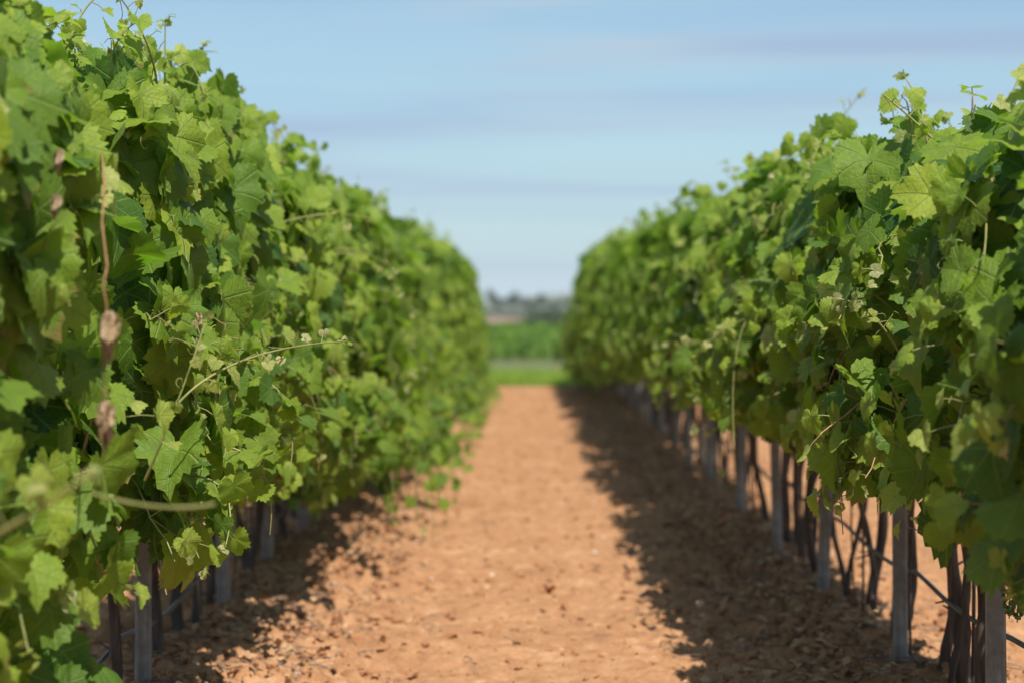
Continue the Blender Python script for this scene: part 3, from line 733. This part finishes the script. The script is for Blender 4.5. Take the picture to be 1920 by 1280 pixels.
M_treeleaf = simple('dark_tree_leaf', [(.3, (.035, .060, .022)), (.7, (.075, .11, .04))], .8, .7, 0)
def tree_mesh(h, wd, n, trunk=True, cone=0):
    g = Geo(); th = h * (.16 if trunk else .04)
    gt = Geo()
    tube(gt, [(0, 0, -.3), (.05, .02, th * .6), (.0, .05, th), (.1, 0, h * .7)], np.array([.05, .035, .028, .01]) * h * .6, 7)
    for _ in range(5):
        d = unit(rng.normal(0, 1, 3) * [1, 1, .2] + [0, 0, .7]); tube(gt, [(0, 0, th), d * wd * .25 + [0, 0, th], d * wd * .45 + [0, 0, th + h * .12]], np.array([.02, .014, .006]) * h * .6, 5)
    nl = 9; cl = rng.normal(0, 1, (nl, 3)) * [wd * .24, wd * .24, h * .17] + [0, 0, th + (h - th) * .5]
    which = rng.integers(0, nl, n); d = unit(rng.normal(0, 1, (n, 3)))
    c = cl[which] + d * (rng.random(n) ** .4)[:, None] * [wd * .24, wd * .24, (h - th) * .26]
    c[:, 2] = c[:, 2].clip(th * .7, h)
    if cone: c[:, :2] *= ((1.15 - c[:, 2] / h) / .65)[:, None]
    a = unit(rng.normal(0, 1, (n, 3))); b = unit(np.cross(a, rng.normal(0, 1, (n, 3)))); s = (U(.16, .40, n) * max(h / 6, .5))[:, None]
    v = np.stack([c - a * s, c + b * s * .7, c + a * s, c - b * s * .7], 1).reshape(-1, 3)
    q = np.arange(n * 4).reshape(-1, 4); g.add(v, q)
    return gt.mesh('trunk', [M_bark]), g.mesh('crown', [M_treeleaf], smooth=False)
TREES = [tree_mesh(6.5, 6.5, 1500), tree_mesh(5.6, 6.5, 1400), tree_mesh(7.0, 5.0, 1400, True, 1), tree_mesh(6.0, 7.5, 1600)]
BUSH = [tree_mesh(2.4, 3.6, 700, False), tree_mesh(1.9, 3.2, 600, False)]
def plant(kind, x, Y, me, sc_, label, cat, group):
    r = link(kind, None, None, (x, Y, float(terrain(Y)))); r.scale = (sc_, sc_, sc_); r.rotation_euler.z = U(0, 6)
    tag(r, label, cat, group); link('trunk', me[0], r); link('crown', me[1], r); return r
tx = [(919, 905, 2, 1.05, 'slim pointed dark tree at the left of the gap on the skyline'),
      (938, 890, 1, .85, 'low round tree between the slim pointed tree and the tall dark one'),
      (958, 880, 0, .95, 'tallest dark round tree in the middle of the skyline gap'),
      (977, 895, 3, .78, 'broad low tree right of the tallest round tree'),
      (993, 900, 1, .76, 'small tree just left of the second dark crown'),
      (1008, 880, 0, .86, 'second dark round crown, towards the right of the gap'),
      (1026, 905, 3, .66, 'low broad tree right of the second dark crown'),
      (1044, 895, 1, .66, 'low tree beside the right vine row\'s far end')]
for (px, Y, k, s_, lab) in tx:
    plant('tree', (px - VPX) * Y / F, Y, TREES[k], s_ * 1.22, lab, 'tree', 'far trees on the skyline')
for k in range(26):
    x = -95 + k * 7.6 + U(-2, 2)
    if -19 < x < 17: continue
    plant('tree', x, U(870, 930), TREES[int(rng.integers(0, 4))], U(.65, 1.0), 'far dark tree on the skyline, hidden behind the vine rows', 'tree', 'far trees on the skyline')
for (px, Y, k, s_, lab) in ((1012, 300, 0, 1.2, 'dark bush on the far slope at the right of the bare pink field'), (1030, 290, 1, 1.4, 'dark bush next to the right row, beyond the green field'),
                            (1046, 300, 0, 1.2, 'dark bush farthest right on the far slope'), (985, 285, 1, .8, 'small low bush in front of the pink field\'s right end'), (962, 285, 1, .7, 'small low bush in front of the middle of the pink field')):
    plant('bush', (px - VPX) * Y / F, Y, BUSH[k], s_, lab, 'bush', 'bushes on the far slope')
# low blue hills on the horizon
g = Geo(); n = 120; hx = np.linspace(-1800, 1800, n); hz = 15 + 8 * np.sin(hx / 210) + 4 * np.sin(hx / 83 + 1) + 7 * np.tanh(hx / 90)
dep = np.linspace(0, 1, 9); pf = np.sin(dep * math.pi) ** .8
V = np.stack([np.repeat(hx, 9), 3100 + np.tile(dep, n) * 800, -4 + np.repeat(hz, 9) * np.tile(pf, n)], 1)
i = (np.arange(n - 1)[:, None] * 9 + np.arange(8)[None])
g.add(V, np.stack([i, i + 9, i + 10, i + 1], -1).reshape(-1, 4))
tag(link('hills', g.mesh('hills', [simple('hill_scrub', [(.3, (.06, .09, .04)), (.7, (.15, .15, .08))], .01, .9, 0)])), 'low hazy blue hills on the horizon', 'hills', None, 'structure')

# the air
me = bpy.data.meshes.new('haze')
x0, x1, y0, y1, z0, z1 = -4400, 4400, -60, 4500, -6, 52
me.from_pydata([(x0, y0, z0), (x1, y0, z0), (x1, y1, z0), (x0, y1, z0), (x0, y0, z1), (x1, y0, z1), (x1, y1, z1), (x0, y1, z1)], [],
               [(0, 3, 2, 1), (4, 5, 6, 7), (0, 1, 5, 4), (1, 2, 6, 5), (2, 3, 7, 6), (3, 0, 4, 7)])
hm = bpy.data.materials.new('haze'); hm.use_nodes = True; hN = hm.node_tree.nodes; hN.remove(hN['Principled BSDF'])
pv = hN.new('ShaderNodeVolumePrincipled'); pv.inputs['Color'].default_value = (.86, .93, 1, 1); pv.inputs['Density'].default_value = .00014; pv.inputs['Anisotropy'].default_value = 0.0
hm.node_tree.links.new(pv.outputs[0], hN['Material Output'].inputs['Volume'])
me.materials.append(hm)
tag(link('haze', me), 'pale blue haze over the far fields and trees', 'haze', None, 'stuff')
